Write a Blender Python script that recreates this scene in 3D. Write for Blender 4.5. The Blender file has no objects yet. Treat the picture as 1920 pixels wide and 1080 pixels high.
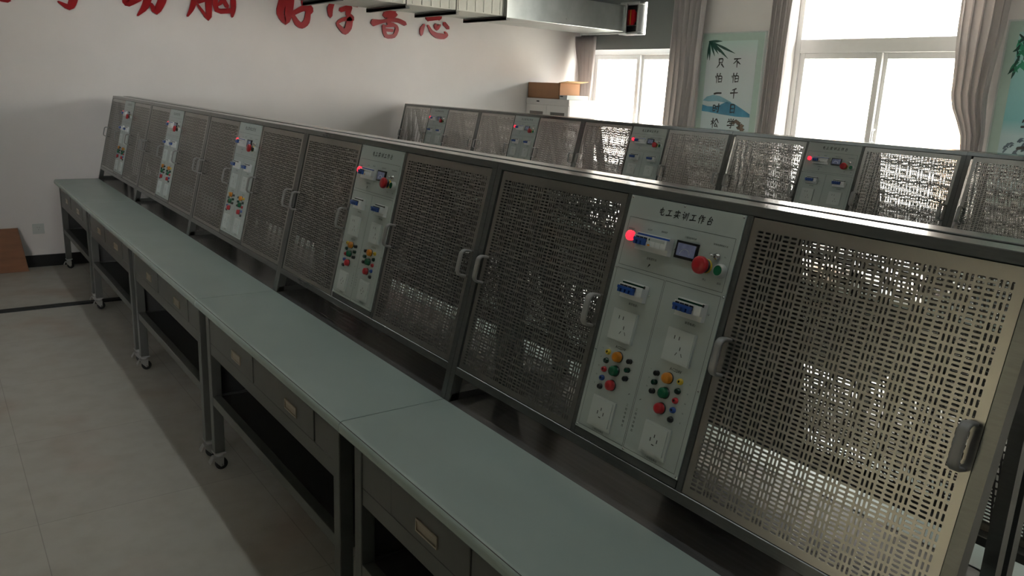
import bpy, math, random
from mathutils import Vector, Matrix
random.seed(7)
SC = bpy.context.scene
COL = SC.collection
PI = math.pi

# ------------------------------------------------------------------ camera
CAM = (7.602395, -0.823692, 1.649182)
YAW, PIT, ROL, FPX = math.radians(143.668380), math.radians(-14.062970), math.radians(2.496881), 1498.3388
fw = Vector((math.cos(PIT)*math.cos(YAW), math.cos(PIT)*math.sin(YAW), math.sin(PIT)))
rt0 = Vector((math.sin(YAW), -math.cos(YAW), 0)); up0 = rt0.cross(fw)
rt = math.cos(ROL)*rt0 + math.sin(ROL)*up0
up = -math.sin(ROL)*rt0 + math.cos(ROL)*up0
cam = bpy.data.objects.new('camera', bpy.data.cameras.new('camera'))
COL.objects.link(cam)
cam.matrix_world = Matrix(((rt[0], up[0], -fw[0], CAM[0]), (rt[1], up[1], -fw[1], CAM[1]), (rt[2], up[2], -fw[2], CAM[2]), (0, 0, 0, 1)))
cam.data.sensor_width = 36; cam.data.lens = FPX*36/1920
cam.data.clip_start = 0.02; cam.data.clip_end = 300
SC.camera = cam

# ------------------------------------------------------------------ light and exposure
SC.view_settings.view_transform = 'Standard'; SC.view_settings.look = 'None'
SC.view_settings.gamma = 1; SC.view_settings.use_curve_mapping = False
SC.view_settings.exposure = 0.0
SC.cycles.use_denoising = True
SC.cycles.max_bounces = 10; SC.cycles.diffuse_bounces = 5; SC.cycles.glossy_bounces = 5
SC.cycles.transmission_bounces = 8; SC.cycles.transparent_max_bounces = 12
SC.cycles.sample_clamp_indirect = 6; SC.cycles.caustics_reflective = False; SC.cycles.caustics_refractive = False
W = bpy.data.worlds.new('sky'); SC.world = W; W.use_nodes = True
W.node_tree.nodes['Background'].inputs[0].default_value = (1.0, 0.985, 0.975, 1)
W.node_tree.nodes['Background'].inputs[1].default_value = 27.0
sun = bpy.data.objects.new('sun', bpy.data.lights.new('sun', 'SUN')); COL.objects.link(sun)
sun.data.energy = 26.0; sun.data.angle = math.radians(1.0); sun.data.color = (1, 0.95, 0.86)
sun.rotation_euler = Vector((0.35, 0.6, -0.7)).to_track_quat('-Z', 'Y').to_euler()
WALLX, WINY, LEFTY, FARX, CEIL = -0.12, 5.70, -3.6, 11.5, 3.05
WINDOWS = [(0.0, 1.62), (2.85, 4.60), (5.75, 7.50)]  # the third window is added out of view to bring in light
for k, (a, b) in enumerate(WINDOWS):      # portals: guide the sky light through each opening, add no light
    l = bpy.data.lights.new('window_portal', 'AREA'); l.shape = 'RECTANGLE'; l.size = b-a; l.size_y = 2.2
    o = bpy.data.objects.new('window_portal', l); COL.objects.link(o)
    o.location = ((a+b)/2, WINY+0.2, 1.8); o.rotation_euler = (PI/2, 0, PI)
    o.rotation_euler = (-PI/2, 0, 0)
    l.cycles.is_portal = True

# dimensions measured from the photograph
L = 1.428437       # one bench
YF, YM, H = 0.3349, 0.567, 0.75
ROWB = 2.779
SV = Vector((0, 0.230509, 0.973070)); NV = Vector((0, -0.973070, 0.230509))
SLEN = 0.7119

# ------------------------------------------------------------------ materials
def mat(name, col, rough=0.5, metal=0.0, noise=0.0, scale=20.0, spec=0.5, emit=None, es=0, stretch=None, bump=0.0, col2=None, trans=0, alpha=1, aniso=0):
    m = bpy.data.materials.new(name); m.use_nodes = True
    nt = m.node_tree; b = nt.nodes['Principled BSDF']
    b.inputs['Base Color'].default_value = (*col, 1); b.inputs['Roughness'].default_value = rough
    b.inputs['Metallic'].default_value = metal; b.inputs['Specular IOR Level'].default_value = spec
    if aniso: b.inputs['Anisotropic'].default_value = aniso
    if trans: b.inputs['Transmission Weight'].default_value = trans
    if emit: b.inputs['Emission Color'].default_value = (*emit, 1); b.inputs['Emission Strength'].default_value = es
    tc = nt.nodes.new('ShaderNodeTexCoord'); mp = nt.nodes.new('ShaderNodeMapping'); nz = nt.nodes.new('ShaderNodeTexNoise')
    nz.inputs['Scale'].default_value = scale; nz.inputs['Detail'].default_value = 4
    if stretch: mp.inputs['Scale'].default_value = stretch
    nt.links.new(tc.outputs['Object'], mp.inputs[0]); nt.links.new(mp.outputs[0], nz.inputs['Vector'])
    c2 = col2 or tuple(max(0, c*(1-noise)) for c in col)
    rp = nt.nodes.new('ShaderNodeValToRGB'); rp.color_ramp.elements[0].position = 0.3; rp.color_ramp.elements[1].position = 0.7
    rp.color_ramp.elements[0].color = (*c2, 1); rp.color_ramp.elements[1].color = (*col, 1)
    nt.links.new(nz.outputs[0], rp.inputs[0]); nt.links.new(rp.outputs[0], b.inputs['Base Color'])
    if bump:
        bp = nt.nodes.new('ShaderNodeBump'); bp.inputs['Strength'].default_value = bump; bp.inputs['Distance'].default_value = 0.002
        nt.links.new(nz.outputs[0], bp.inputs['Height']); nt.links.new(bp.outputs[0], b.inputs['Normal'])
    return m

M = {}
M['wall'] = mat('wall_paint', (0.73, 0.70, 0.69), 0.7, noise=0.05, scale=3)
M['greywall'] = mat('grey_green_wall_paint', (0.13, 0.14, 0.135), 0.6, noise=0.05, scale=3)  # unseen left wall, made dark for what the steel doors reflect
M['cwall'] = mat('cream_corridor_paint', (0.76, 0.72, 0.55), 0.7, noise=0.05, scale=3)  # walls of the added corridor
M['ceiling'] = mat('ceiling_paint', (0.78, 0.77, 0.75), 0.8, noise=0.03)
M['base'] = mat('black_baseboard', (0.012, 0.012, 0.013), 0.35, noise=0.2)
M['frame'] = mat('grey_frame_paint', (0.112, 0.118, 0.115), 0.15, 0.35, noise=0.12, scale=30, spec=0.9, stretch=(1, 8, 8))
M['sheet'] = mat('perforated_steel', (0.40, 0.385, 0.365), 0.27, 0.92, noise=0.12, scale=6)
M['panel'] = mat('control_panel_white', (0.40, 0.455, 0.445), 0.38, noise=0.03)
M['line'] = mat('black_print', (0.012, 0.012, 0.012), 0.5)
M['white'] = mat('white_plastic', (0.52, 0.57, 0.56), 0.28, noise=0.03)
M['breaker'] = mat('breaker_white_plastic', (0.72, 0.74, 0.74), 0.3, noise=0.04)
M['lightgrey'] = mat('pale_grey_plastic', (0.5, 0.53, 0.52), 0.35, noise=0.04)
M['blue'] = mat('blue_plastic', (0.018, 0.075, 0.32), 0.3, noise=0.1)
M['red'] = mat('red_plastic', (0.42, 0.012, 0.02), 0.28, noise=0.1)
M['green'] = mat('green_plastic', (0.004, 0.11, 0.045), 0.25, noise=0.1)
M['dgreen'] = mat('dark_green_plastic', (0.003, 0.035, 0.02), 0.25, noise=0.1)
M['orange'] = mat('orange_plastic', (0.55, 0.20, 0.01), 0.28, noise=0.1)
M['yellow'] = mat('yellow_plastic', (0.62, 0.45, 0.03), 0.3, noise=0.1)
M['black'] = mat('black_plastic', (0.01, 0.01, 0.011), 0.28, noise=0.1)
M['chrome'] = mat('chrome', (0.62, 0.62, 0.62), 0.15, 1.0, noise=0.05)
M['lamp'] = mat('lit_red_lamp', (0.8, 0.02, 0.04), 0.3, emit=(1.0, 0.03, 0.06), es=1.35)
M['lcd'] = mat('meter_screen', (0.10, 0.11, 0.16), 0.2, emit=(0.25, 0.28, 0.42), es=0.12, noise=0.5, scale=60)
M['handle'] = mat('brushed_handle', (0.30, 0.30, 0.30), 0.5, 0.35, noise=0.1)
M['mat'] = mat('green_bench_mat', (0.35, 0.425, 0.405), 0.22, noise=0.05, scale=5)
M['board'] = mat('dark_grain_laminate', (0.105, 0.10, 0.10), 0.18, noise=0.22, scale=6, stretch=(0.7, 14, 14))
M['bench'] = mat('grey_bench_paint', (0.105, 0.110, 0.102), 0.42, 0.25, noise=0.08, scale=12)
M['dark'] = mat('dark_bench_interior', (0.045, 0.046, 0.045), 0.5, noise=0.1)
M['caster'] = mat('zinc_caster', (0.55, 0.56, 0.55), 0.3, 0.8, noise=0.08)
M['rubber'] = mat('black_rubber', (0.012, 0.012, 0.012), 0.6)
M['brass'] = mat('drawer_pull_metal', (0.48, 0.42, 0.33), 0.3, 0.9, noise=0.1)
M['pvc'] = mat('white_window_frame', (0.76, 0.75, 0.74), 0.35, noise=0.03)
M['redletter'] = mat('glossy_red_acrylic', (0.27, 0.008, 0.012), 0.32, noise=0.1, spec=0.25)
M['duct'] = mat('galvanised_duct', (0.50, 0.53, 0.52), 0.30, 0.9, noise=0.22, scale=5, bump=0.05)
M['ductw'] = mat('ribbed_white_duct', (0.55, 0.55, 0.50), 0.5, noise=0.08)
M['bracket'] = mat('dark_steel_bracket', (0.06, 0.06, 0.055), 0.4, 0.6)
M['cloth'] = mat('grey_curtain_cloth', (0.46, 0.43, 0.435), 0.85, noise=0.06, scale=60)
def cloth():
    m = M['cloth']; nt = m.node_tree; b = nt.nodes['Principled BSDF']; t = nt.nodes.new('ShaderNodeBsdfTranslucent'); mx = nt.nodes.new('ShaderNodeMixShader')
    t.inputs[0].default_value = (0.85, 0.80, 0.76, 1); mx.inputs[0].default_value = 0.25
    nt.links.new(b.outputs[0], mx.inputs[1]); nt.links.new(t.outputs[0], mx.inputs[2]); nt.links.new(mx.outputs[0], nt.nodes['Material Output'].inputs[0])
cloth()
M['greyboard'] = mat('grey_window_board', (0.17, 0.185, 0.18), 0.6, noise=0.06, scale=2)
M['card'] = mat('brown_cardboard', (0.33, 0.17, 0.085), 0.8, noise=0.1, scale=10)
M['cardin'] = mat('cardboard_inside', (0.55, 0.36, 0.18), 0.8, noise=0.1)  # lighter brown stands in for sunlight on the open flap
M['cab'] = mat('white_cabinet_paint', (0.72, 0.69, 0.67), 0.4, noise=0.02)
M['cabglass'] = mat('dark_cabinet_glass', (0.14, 0.13, 0.12), 0.15, noise=0.1)
M['wood'] = mat('orange_brown_board', (0.22, 0.085, 0.03), 0.45, noise=0.25, scale=4, stretch=(1, 1, 6))
M['pborder'] = mat('poster_border', (0.40, 0.52, 0.47), 0.45, noise=0.04)
M['facade'] = mat('pale_facade', (0.8, 0.74, 0.70), 0.8, noise=0.04)
M['pillar'] = mat('orange_pillar', (0.72, 0.46, 0.30), 0.8, noise=0.05)
M['ground'] = mat('yard_ground', (0.5, 0.48, 0.44), 0.9, noise=0.1)
M['tube'] = mat('lit_tube', (0.9, 0.9, 0.9), 0.4, emit=(0.93, 1.0, 0.97), es=0.6)  # glow of the added ceiling tubes

def floor_mat():
    m = bpy.data.materials.new('beige_floor_tiles'); m.use_nodes = True
    nt = m.node_tree; b = nt.nodes['Principled BSDF']; b.inputs['Roughness'].default_value = 0.38
    tc = nt.nodes.new('ShaderNodeTexCoord'); mp = nt.nodes.new('ShaderNodeMapping')
    mp.inputs['Location'].default_value = (0.35, 0.64, 0)
    br = nt.nodes.new('ShaderNodeTexBrick'); br.offset = 0; br.inputs['Scale'].default_value = 1
    br.inputs['Brick Width'].default_value = 0.8; br.inputs['Row Height'].default_value = 0.8
    br.inputs['Mortar Size'].default_value = 0.0018; br.inputs['Mortar Smooth'].default_value = 0.2
    br.inputs['Color1'].default_value = (0.46, 0.445, 0.405, 1); br.inputs['Color2'].default_value = (0.48, 0.465, 0.42, 1)
    br.inputs['Mortar'].default_value = (0.33, 0.31, 0.28, 1)
    nt.links.new(tc.outputs['Object'], mp.inputs[0]); nt.links.new(mp.outputs[0], br.inputs['Vector'])
    n1 = nt.nodes.new('ShaderNodeTexNoise'); n1.inputs['Scale'].default_value = 1.7; n1.inputs['Detail'].default_value = 3
    r1 = nt.nodes.new('ShaderNodeValToRGB'); r1.color_ramp.elements[0].position = 0.56; r1.color_ramp.elements[1].position = 0.74
    r1.color_ramp.elements[0].color = (1, 1, 1, 1); r1.color_ramp.elements[1].color = (0.86, 0.74, 0.68, 1)
    nt.links.new(tc.outputs['Object'], n1.inputs['Vector']); nt.links.new(n1.outputs[0], r1.inputs[0])
    n2 = nt.nodes.new('ShaderNodeTexNoise'); n2.inputs['Scale'].default_value = 9; n2.inputs['Detail'].default_value = 6
    r2 = nt.nodes.new('ShaderNodeValToRGB'); r2.color_ramp.elements[0].position = 0.3; r2.color_ramp.elements[1].position = 0.6
    r2.color_ramp.elements[0].color = (0.88, 0.87, 0.85, 1); r2.color_ramp.elements[1].color = (1, 1, 1, 1)
    nt.links.new(tc.outputs['Object'], n2.inputs['Vector']); nt.links.new(n2.outputs[0], r2.inputs[0])
    m1 = nt.nodes.new('ShaderNodeMix'); m1.data_type = 'RGBA'; m1.blend_type = 'MULTIPLY'; m1.inputs[0].default_value = 1
    m2 = nt.nodes.new('ShaderNodeMix'); m2.data_type = 'RGBA'; m2.blend_type = 'MULTIPLY'; m2.inputs[0].default_value = 1
    nt.links.new(br.outputs[0], m1.inputs[6]); nt.links.new(r1.outputs[0], m1.inputs[7])
    nt.links.new(m1.outputs[2], m2.inputs[6]); nt.links.new(r2.outputs[0], m2.inputs[7])
    nt.links.new(m2.outputs[2], b.inputs['Base Color'])
    return m
M['floor'] = floor_mat()

def glass_mat():
    m = bpy.data.materials.new('window_glass'); m.use_nodes = True; nt = m.node_tree
    b = nt.nodes['Principled BSDF']; nt.nodes.remove(b)
    t = nt.nodes.new('ShaderNodeBsdfTransparent'); g = nt.nodes.new('ShaderNodeBsdfGlossy'); g.inputs['Roughness'].default_value = 0.02
    t.inputs[0].default_value = (0.95, 0.97, 0.95, 1)
    mx = nt.nodes.new('ShaderNodeMixShader'); mx.inputs[0].default_value = 0.035
    nt.links.new(t.outputs[0], mx.inputs[1]); nt.links.new(g.outputs[0], mx.inputs[2])
    nt.links.new(mx.outputs[0], nt.nodes['Material Output'].inputs[0])
    return m
M['glass'] = glass_mat()

def poster_mat(name, hills):
    """printed poster picture: pale sky that turns mint near the top, blue hills, pale water (z up in metres from the poster base)"""
    m = bpy.data.materials.new(name); m.use_nodes = True; nt = m.node_tree; b = nt.nodes['Principled BSDF']
    b.inputs['Roughness'].default_value = 0.4
    tc = nt.nodes.new('ShaderNodeTexCoord'); sp = nt.nodes.new('ShaderNodeSeparateXYZ'); nt.links.new(tc.outputs['Object'], sp.inputs[0])
    rp = nt.nodes.new('ShaderNodeValToRGB'); mr = nt.nodes.new('ShaderNodeMapRange')
    mr.inputs[1].default_value = 0; mr.inputs[2].default_value = 1.35
    nt.links.new(sp.outputs[2], mr.inputs[0]); nt.links.new(mr.outputs[0], rp.inputs[0])
    e = rp.color_ramp.elements; e[0].position = 0; e[1].position = 1
    for i, (p, c) in enumerate(hills):
        x = e[i] if i < 2 else e.new(p)
        x.position = p; x.color = (*c, 1)
    nt.links.new(rp.outputs[0], b.inputs['Base Color'])
    return m
M['poster1'] = poster_mat('poster_picture_mint', [(0.0, (0.45, 0.58, 0.62)), (1.0, (0.42, 0.66, 0.58)), (0.45, (0.52, 0.60, 0.62)), (0.80, (0.56, 0.60, 0.62))])
M['poster2'] = poster_mat('poster_picture_teal', [(0.0, (0.40, 0.52, 0.55)), (1.0, (0.36, 0.56, 0.54)), (0.38, (0.42, 0.55, 0.58)), (0.46, (0.20, 0.44, 0.47)), ])
M['hill'] = mat('poster_blue_ink', (0.07, 0.26, 0.40), 0.4, noise=0.4, scale=9)
M['hill2'] = mat('poster_pale_blue_ink', (0.22, 0.42, 0.52), 0.4, noise=0.3, scale=9)
M['leaf'] = mat('poster_bamboo_ink', (0.01, 0.06, 0.045), 0.4, noise=0.4, scale=30)
M['leaf2'] = mat('poster_green_ink', (0.03, 0.28, 0.16), 0.4, noise=0.5, scale=30)
M['rock'] = mat('poster_rock_ink', (0.16, 0.12, 0.09), 0.4, noise=0.5, scale=50)
M['ink'] = mat('poster_black_ink', (0.02, 0.018, 0.018), 0.4)
M['rock2'] = mat('poster_grey_ink', (0.09, 0.13, 0.17), 0.4, noise=0.5, scale=50)

# ------------------------------------------------------------------ mesh helpers
class MB:
    """collects faces in a local frame and links them as ONE mesh object"""
    def __init__(s, T=None): s.v = []; s.f = []; s.m = []; s.s = []; s.mats = []; s.T = T
    def mi(s, k):
        if k not in s.mats: s.mats.append(k)
        return s.mats.index(k)
    def add(s, vs, fs, k, smooth=False):
        o = len(s.v); T = s.T
        s.v.extend([tuple(T(*p)) if T else tuple(p) for p in vs])
        i = s.mi(k)
        for f in fs: s.f.append([o+a for a in f]); s.m.append(i); s.s.append(smooth)
    def box(s, x0, x1, y0, y1, z0, z1, k):
        vs = [(x, y, z) for x in (x0, x1) for y in (y0, y1) for z in (z0, z1)]
        s.add(vs, [(0, 1, 3, 2), (4, 6, 7, 5), (0, 4, 5, 1), (2, 3, 7, 6), (0, 2, 6, 4), (1, 5, 7, 3)], k)
    def prism(s, poly, x0, x1, k, axis='x', smooth=False):
        """extrude a closed 2-D polygon between x0 and x1 along an axis"""
        n = len(poly)
        def P(t, a, b): return {'x': (t, a, b), 'y': (a, t, b), 'z': (a, b, t)}[axis]
        vs = [P(x0, *p) for p in poly] + [P(x1, *p) for p in poly]
        s.add(vs, [tuple(range(n))[::-1], tuple(range(n, 2*n))], k)
        s.add(vs, [(i, (i+1) % n, n+(i+1) % n, n+i) for i in range(n)], k, smooth)
    def tube(s, pts, r, k, seg=8, caps=True, ry=None):
        pts = [Vector(p) for p in pts]; vs = []; n = len(pts)
        for i, p in enumerate(pts):
            d = (pts[min(i+1, n-1)] - pts[max(i-1, 0)]).normalized()
            a = Vector((0, 0, 1)) if abs(d.z) < 0.9 else Vector((1, 0, 0))
            u = d.cross(a).normalized(); w = d.cross(u)
            rr = r[i] if isinstance(r, (list, tuple)) else r
            for j in range(seg):
                t = 2*PI*j/seg; vs.append(p + rr*math.cos(t)*u + (ry or rr)*math.sin(t)*w)
        fs = [(i*seg+j, i*seg+(j+1) % seg, (i+1)*seg+(j+1) % seg, (i+1)*seg+j) for i in range(n-1) for j in range(seg)]
        s.add(vs, fs, k, True)
        if caps: s.add([], [], k); o = len(s.v)-len(vs); i = s.mi(k); s.f += [list(range(o, o+seg))[::-1], list(range(o+(n-1)*seg, o+n*seg))]; s.m += [i, i]; s.s += [False, False]
    def lathe(s, c, prof, k, seg=20, axis=2, ks=None):
        """profile [(radius, height)...] turned about an axis through c"""
        vs = []
        for r, h in prof:
            for j in range(seg):
                t = 2*PI*j/seg; a, b = r*math.cos(t), r*math.sin(t)
                vs.append([(c[0]+h, c[1]+a, c[2]+b), (c[0]+a, c[1]+h, c[2]+b), (c[0]+a, c[1]+b, c[2]+h)][axis])
        o = len(s.v); s.add(vs, [], k)
        for i in range(len(prof)-1):
            mi = s.mi(ks[i] if ks else k)
            for j in range(seg):
                s.f.append([o+i*seg+j, o+i*seg+(j+1) % seg, o+(i+1)*seg+(j+1) % seg, o+(i+1)*seg+j]); s.m.append(mi); s.s.append(True)
        s.f.append([o+(len(prof)-1)*seg+j for j in range(seg)]); s.m.append(s.mi(ks[-1] if ks else k)); s.s.append(False)
    def build(s, name, parent=None, bevel=0, seg=1):
        me = bpy.data.meshes.new(name); me.from_pydata(s.v, [], s.f); me.update()
        for k in s.mats: me.materials.append(M[k])
        me.polygons.foreach_set('material_index', s.m); me.polygons.foreach_set('use_smooth', s.s)
        o = bpy.data.objects.new(name, me); COL.objects.link(o)
        if parent: o.parent = parent
        if bevel:
            b = o.modifiers.new('bevel', 'BEVEL'); b.width = bevel; b.segments = seg; b.limit_method = 'ANGLE'; b.angle_limit = math.radians(40)
        return o
def tag(o, label=None, cat=None, group=None, kind=None):
    if label: o['label'] = label
    if cat: o['category'] = cat
    if group: o['group'] = group
    if kind: o['kind'] = kind
    return o
def empty(name, loc=(0, 0, 0), rz=0):
    o = bpy.data.objects.new(name, None); COL.objects.link(o); o.location = loc; o.rotation_euler = (0, 0, rz); o.empty_display_size = 0.1
    return o
def copy_tree(o, parent=None):
    c = o.copy(); COL.objects.link(c)
    if parent: c.parent = parent; c.matrix_parent_inverse = o.matrix_parent_inverse
    for ch in [q for q in KIDS.get(o.name, [])]: KIDS.setdefault(c.name, []).append(copy_tree(ch, c))
    return c
KIDS = {}
def index_kids():
    KIDS.clear()
    for o in COL.objects:
        if o.parent: KIDS.setdefault(o.parent.name, []).append(o)
def box_obj(name, a, b, k, parent=None, bevel=0):
    m = MB(); m.box(a[0], b[0], a[1], b[1], a[2], b[2], k); return m.build(name, parent, bevel)

# brush strokes: characters as tapered ribbons; each stroke is a list of (x right, y down, width) in a 100 x 100 square
def S(*p, w=9, e=0.55): # widths swell at the start and thin towards the end
    n = len(p)-1
    return [(x, y, w*(1 - (1-e)*(i/max(n, 1))**2)) for i, (x, y) in enumerate(p)]
CH = {
'电': [S((24, 26), (26, 68)), S((24, 27), (50, 22), (76, 22), (70, 62)), S((28, 45), (70, 42), w=7), S((26, 64), (70, 60), w=7), S((48, 3), (48, 74), (56, 90), (90, 86), (93, 68), w=10)],
'工': [S((20, 24), (80, 17)), S((50, 20), (48, 78), w=10, e=1), S((6, 82), (50, 77), (96, 76), w=11)],
'实': [S((46, 2), (56, 14), w=10), S((17, 18), (11, 36)), S((15, 22), (88, 16), (78, 32)), S((32, 32), (42, 40)), S((24, 46), (35, 53)), S((8, 66), (94, 56), w=9), S((58, 28), (55, 62), (12, 96), w=10), S((56, 68), (84, 90), w=10)],
'训': [S((16, 6), (28, 17), w=10), S((6, 36), (28, 32), (24, 80), (42, 64)), S((50, 16), (49, 60), (38, 94)), S((66, 20), (66, 78)), S((88, 6), (88, 96), w=10)],
'作': [S((32, 3), (6, 50), w=10), S((22, 34), (20, 96), w=10), S((54, 3), (38, 40)), S((46, 24), (94, 18)), S((62, 24), (60, 96), w=10), S((60, 44), (86, 40)), S((60, 66), (88, 62))],
'台': [S((50, 2), (22, 38), (78, 32)), S((64, 20), (84, 42), w=10), S((24, 52), (28, 94), w=10), S((24, 54), (78, 49), (70, 90)), S((30, 88), (70, 84))],
'不': [S((10, 18), (90, 13), w=10), S((54, 16), (32, 42), (6, 62)), S((50, 38), (50, 96), w=10), S((56, 44), (88, 66), w=11)],
'怕': [S((22, 4), (22, 96), w=9), S((6, 30), (10, 50)), S((30, 24), (38, 36)), S((62, 3), (52, 26)), S((44, 30), (44, 90)), S((44, 31), (86, 27), (83, 88)), S((46, 57), (83, 54)), S((46, 86), (82, 83))],
'千': [S((72, 4), (24, 20), w=10), S((6, 48), (94, 42), w=11), S((50, 16), (49, 98), w=11)],
'日': [S((26, 10), (26, 92), w=10), S((27, 12), (78, 9), (74, 92), w=10), S((28, 50), (74, 47)), S((28, 86), (74, 83))],
'学': [S((20, 5), (28, 18), w=10), S((46, 2), (52, 15), w=10), S((80, 2), (66, 18)), S((14, 27), (8, 42)), S((14, 28), (90, 23), (80, 38)), S((34, 45), (68, 41), (52, 56), (55, 94), (38, 86)), S((6, 68), (94, 60), w=10)],
'只': [S((28, 10), (31, 54), w=10), S((28, 12), (78, 8), (70, 50), w=10), S((30, 49), (70, 45)), S((38, 60), (8, 96), w=10), S((62, 60), (94, 92), w=12)],
'一': [S((6, 56), (40, 48), (96, 46), w=13, e=.8)],
'时': [S((12, 20), (12, 80)), S((12, 22), (40, 20), (38, 80)), S((14, 50), (37, 47)), S((14, 77), (38, 74)), S((46, 34), (98, 28)), S((80, 4), (79, 92), (62, 80), w=10), S((52, 50), (62, 64), w=10)],
'松': [S((4, 34), (46, 27)), S((26, 3), (26, 97), w=10), S((26, 36), (4, 68)), S((28, 42), (42, 56)), S((64, 8), (44, 46)), S((70, 6), (98, 44), w=11), S((66, 46), (46, 84), (86, 79)), S((76, 62), (92, 88), w=10)],
'，': [S((44, 40), (54, 52), (40, 80), w=14)], '。': [S((50, 30), (30, 45), (45, 66), (66, 50), (52, 30), w=8, e=1)],
}
def ribbon(mb, pts, k, frame, thick=0.0, z0=0.0):
    """pts (a, b, width) in plane coords; frame(a, b, h) -> local point; rounded ends; thick gives depth"""
    P = []
    for i in range(len(pts)-1):      # densify
        n = 3
        for j in range(n): t = j/n; P.append(tuple(pts[i][q]*(1-t)+pts[i+1][q]*t for q in range(3)))
    P.append(tuple(pts[-1]))
    Q = [P[0]] + [tuple((P[i-1][q]+2*P[i][q]+P[i+1][q])/4 for q in range(3)) for i in range(1, len(P)-1)] + [P[-1]]
    lft, rgt = [], []
    for i, (x, y, w) in enumerate(Q):
        a, b = Q[max(i-1, 0)], Q[min(i+1, len(Q)-1)]
        dx, dy = b[0]-a[0], b[1]-a[1]; d = math.hypot(dx, dy) or 1; nx, ny = -dy/d, dx/d
        lft.append((x+nx*w/2, y+ny*w/2)); rgt.append((x-nx*w/2, y-ny*w/2))
    def cap(p, q, r):               # a soft brush tip beyond an end
        dx, dy = p[0]-q[0], p[1]-q[1]; d = math.hypot(dx, dy) or 1
        return (p[0]+dx/d*r, p[1]+dy/d*r)
    c0 = cap(Q[0], Q[1], Q[0][2]*0.4); c1 = cap(Q[-1], Q[-2], Q[-1][2]*0.5)
    n = len(Q)
    top = [frame(*p, z0+thick) for p in lft] + [frame(*p, z0+thick) for p in rgt] + [frame(*c0, z0+thick), frame(*c1, z0+thick)]
    fs = [(i, i+1, n+i+1, n+i) for i in range(n-1)] + [(2*n, 0, n), (2*n+1, 2*n-1, n-1)]
    mb.add(top, fs, k)
    if thick:
        bot = [frame(*p, z0) for p in lft] + [frame(*p, z0) for p in rgt] + [frame(*c0, z0), frame(*c1, z0)]
        loop = [2*n] + list(range(n)) + [2*n+1] + list(range(2*n-1, n-1, -1)); m = len(top)
        mb.add(top+bot, [(loop[i], loop[(i+1) % len(loop)], m+loop[(i+1) % len(loop)], m+loop[i]) for i in range(len(loop))], k)
def brush_char(mb, ch, x, y, size, k, frame, z=0.0008, slant=0.0):
    """(x, y) top-left corner of the character in plane coords with y up"""
    for i, st in enumerate(CH[ch]):
        ribbon(mb, [(x+(p[0]+slant*(50-p[1]))*size/100, y-p[1]*size/100, p[2]*size/100*1.45) for p in st], k, frame, 0, z+i*0.00004)
_tc = {}
def text_shape(s):
    if s not in _tc:
        c = bpy.data.curves.new('t', 'FONT'); c.body = s; c.resolution_u = 1; c.align_x = 'CENTER'; c.align_y = 'CENTER'
        o = bpy.data.objects.new('t', c); COL.objects.link(o)
        dg = bpy.context.evaluated_depsgraph_get(); dg.update()
        me = bpy.data.meshes.new_from_object(o.evaluated_get(dg))
        _tc[s] = ([tuple(v.co) for v in me.vertices], [tuple(p.vertices) for p in me.polygons])
        bpy.data.objects.remove(o); bpy.data.curves.remove(c); bpy.data.meshes.remove(me)
    return _tc[s]
def text(mb, s, x, y, size, k, z=0.0008, frame=lambda a, b, h: (a, b, h)):
    vs, fs = text_shape(s)
    mb.add([frame(x+v[0]*size, y+v[1]*size, z) for v in vs], fs, k)

# ------------------------------------------------------------------ room shell
def wall_with_holes(name, x0, x1, z0, z1, y0, y1, holes, k):
    m = MB(); xs = x0
    for a, b, c, d in holes:
        m.box(xs, a, y0, y1, z0, z1, k); m.box(a, b, y0, y1, z0, c, k); m.box(a, b, y0, y1, d, z1, k); xs = b
    m.box(xs, x1, y0, y1, z0, z1, k); o = m.build(name); return tag(o, kind='structure')
tag(box_obj('floor', (WALLX-0.3, LEFTY-0.3, -0.1), (FARX+0.3, WINY+0.3, 0), 'floor'), 'beige tiled floor with faint stains', kind='structure')
tag(box_obj('ceiling', (WALLX-0.3, LEFTY-0.3, CEIL), (FARX+0.3, WINY+0.3, CEIL+0.1), 'ceiling'), kind='structure')
tag(box_obj('wall_back', (WALLX-0.25, LEFTY-0.2, 0), (WALLX, WINY+0.25, CEIL), 'wall'), 'white painted back wall with red characters', kind='structure')
tag(box_obj('wall_front', (FARX, LEFTY-0.2, 0), (FARX+0.2, WINY+0.25, CEIL), 'wall'), kind='structure')
wall_with_holes('wall_left', WALLX-0.2, FARX+0.2, 0, CEIL, LEFTY-0.2, LEFTY, [(5.0, 6.6, 0.0, 2.5)], 'greywall')  # dark paint and doorway added out of view to shape the door reflections
wall_with_holes('wall_corridor', WALLX-0.2, FARX+0.2, 0, CEIL, LEFTY-2.6, LEFTY-2.4, [(0.8, 3.6, 0.9, 2.75), (7.4, 10.4, 0.9, 2.75)], 'cwall')  # added unseen corridor, gives the nearest door its warm reflection
for nm, q in (('floor_corridor', ((WALLX-0.2, LEFTY-2.6, -0.1), (FARX+0.2, LEFTY-0.3, 0))), ('ceiling_corridor', ((WALLX-0.2, LEFTY-2.6, CEIL), (FARX+0.2, LEFTY-0.3, CEIL+0.1)))):
    tag(box_obj(nm, *q, 'floor' if 'floor' in nm else 'ceiling'), kind='structure')
for nm, x in (('wall_corridor_end', WALLX-0.4), ('wall_corridor_front', FARX+0.2)):
    tag(box_obj(nm, (x, LEFTY-2.6, 0), (x+0.2, LEFTY-0.2, CEIL), 'wall'), kind='structure')
wall_with_holes('wall_right', WALLX, FARX, 0, CEIL, WINY, WINY+0.25, [(a, b, 0.70, 2.9) for a, b in WINDOWS], 'wall')
tag(box_obj('baseboard_back', (WALLX, LEFTY, 0), (WALLX+0.012, WINY, 0.10), 'base'), 'black baseboard along the back wall', kind='structure')
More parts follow.
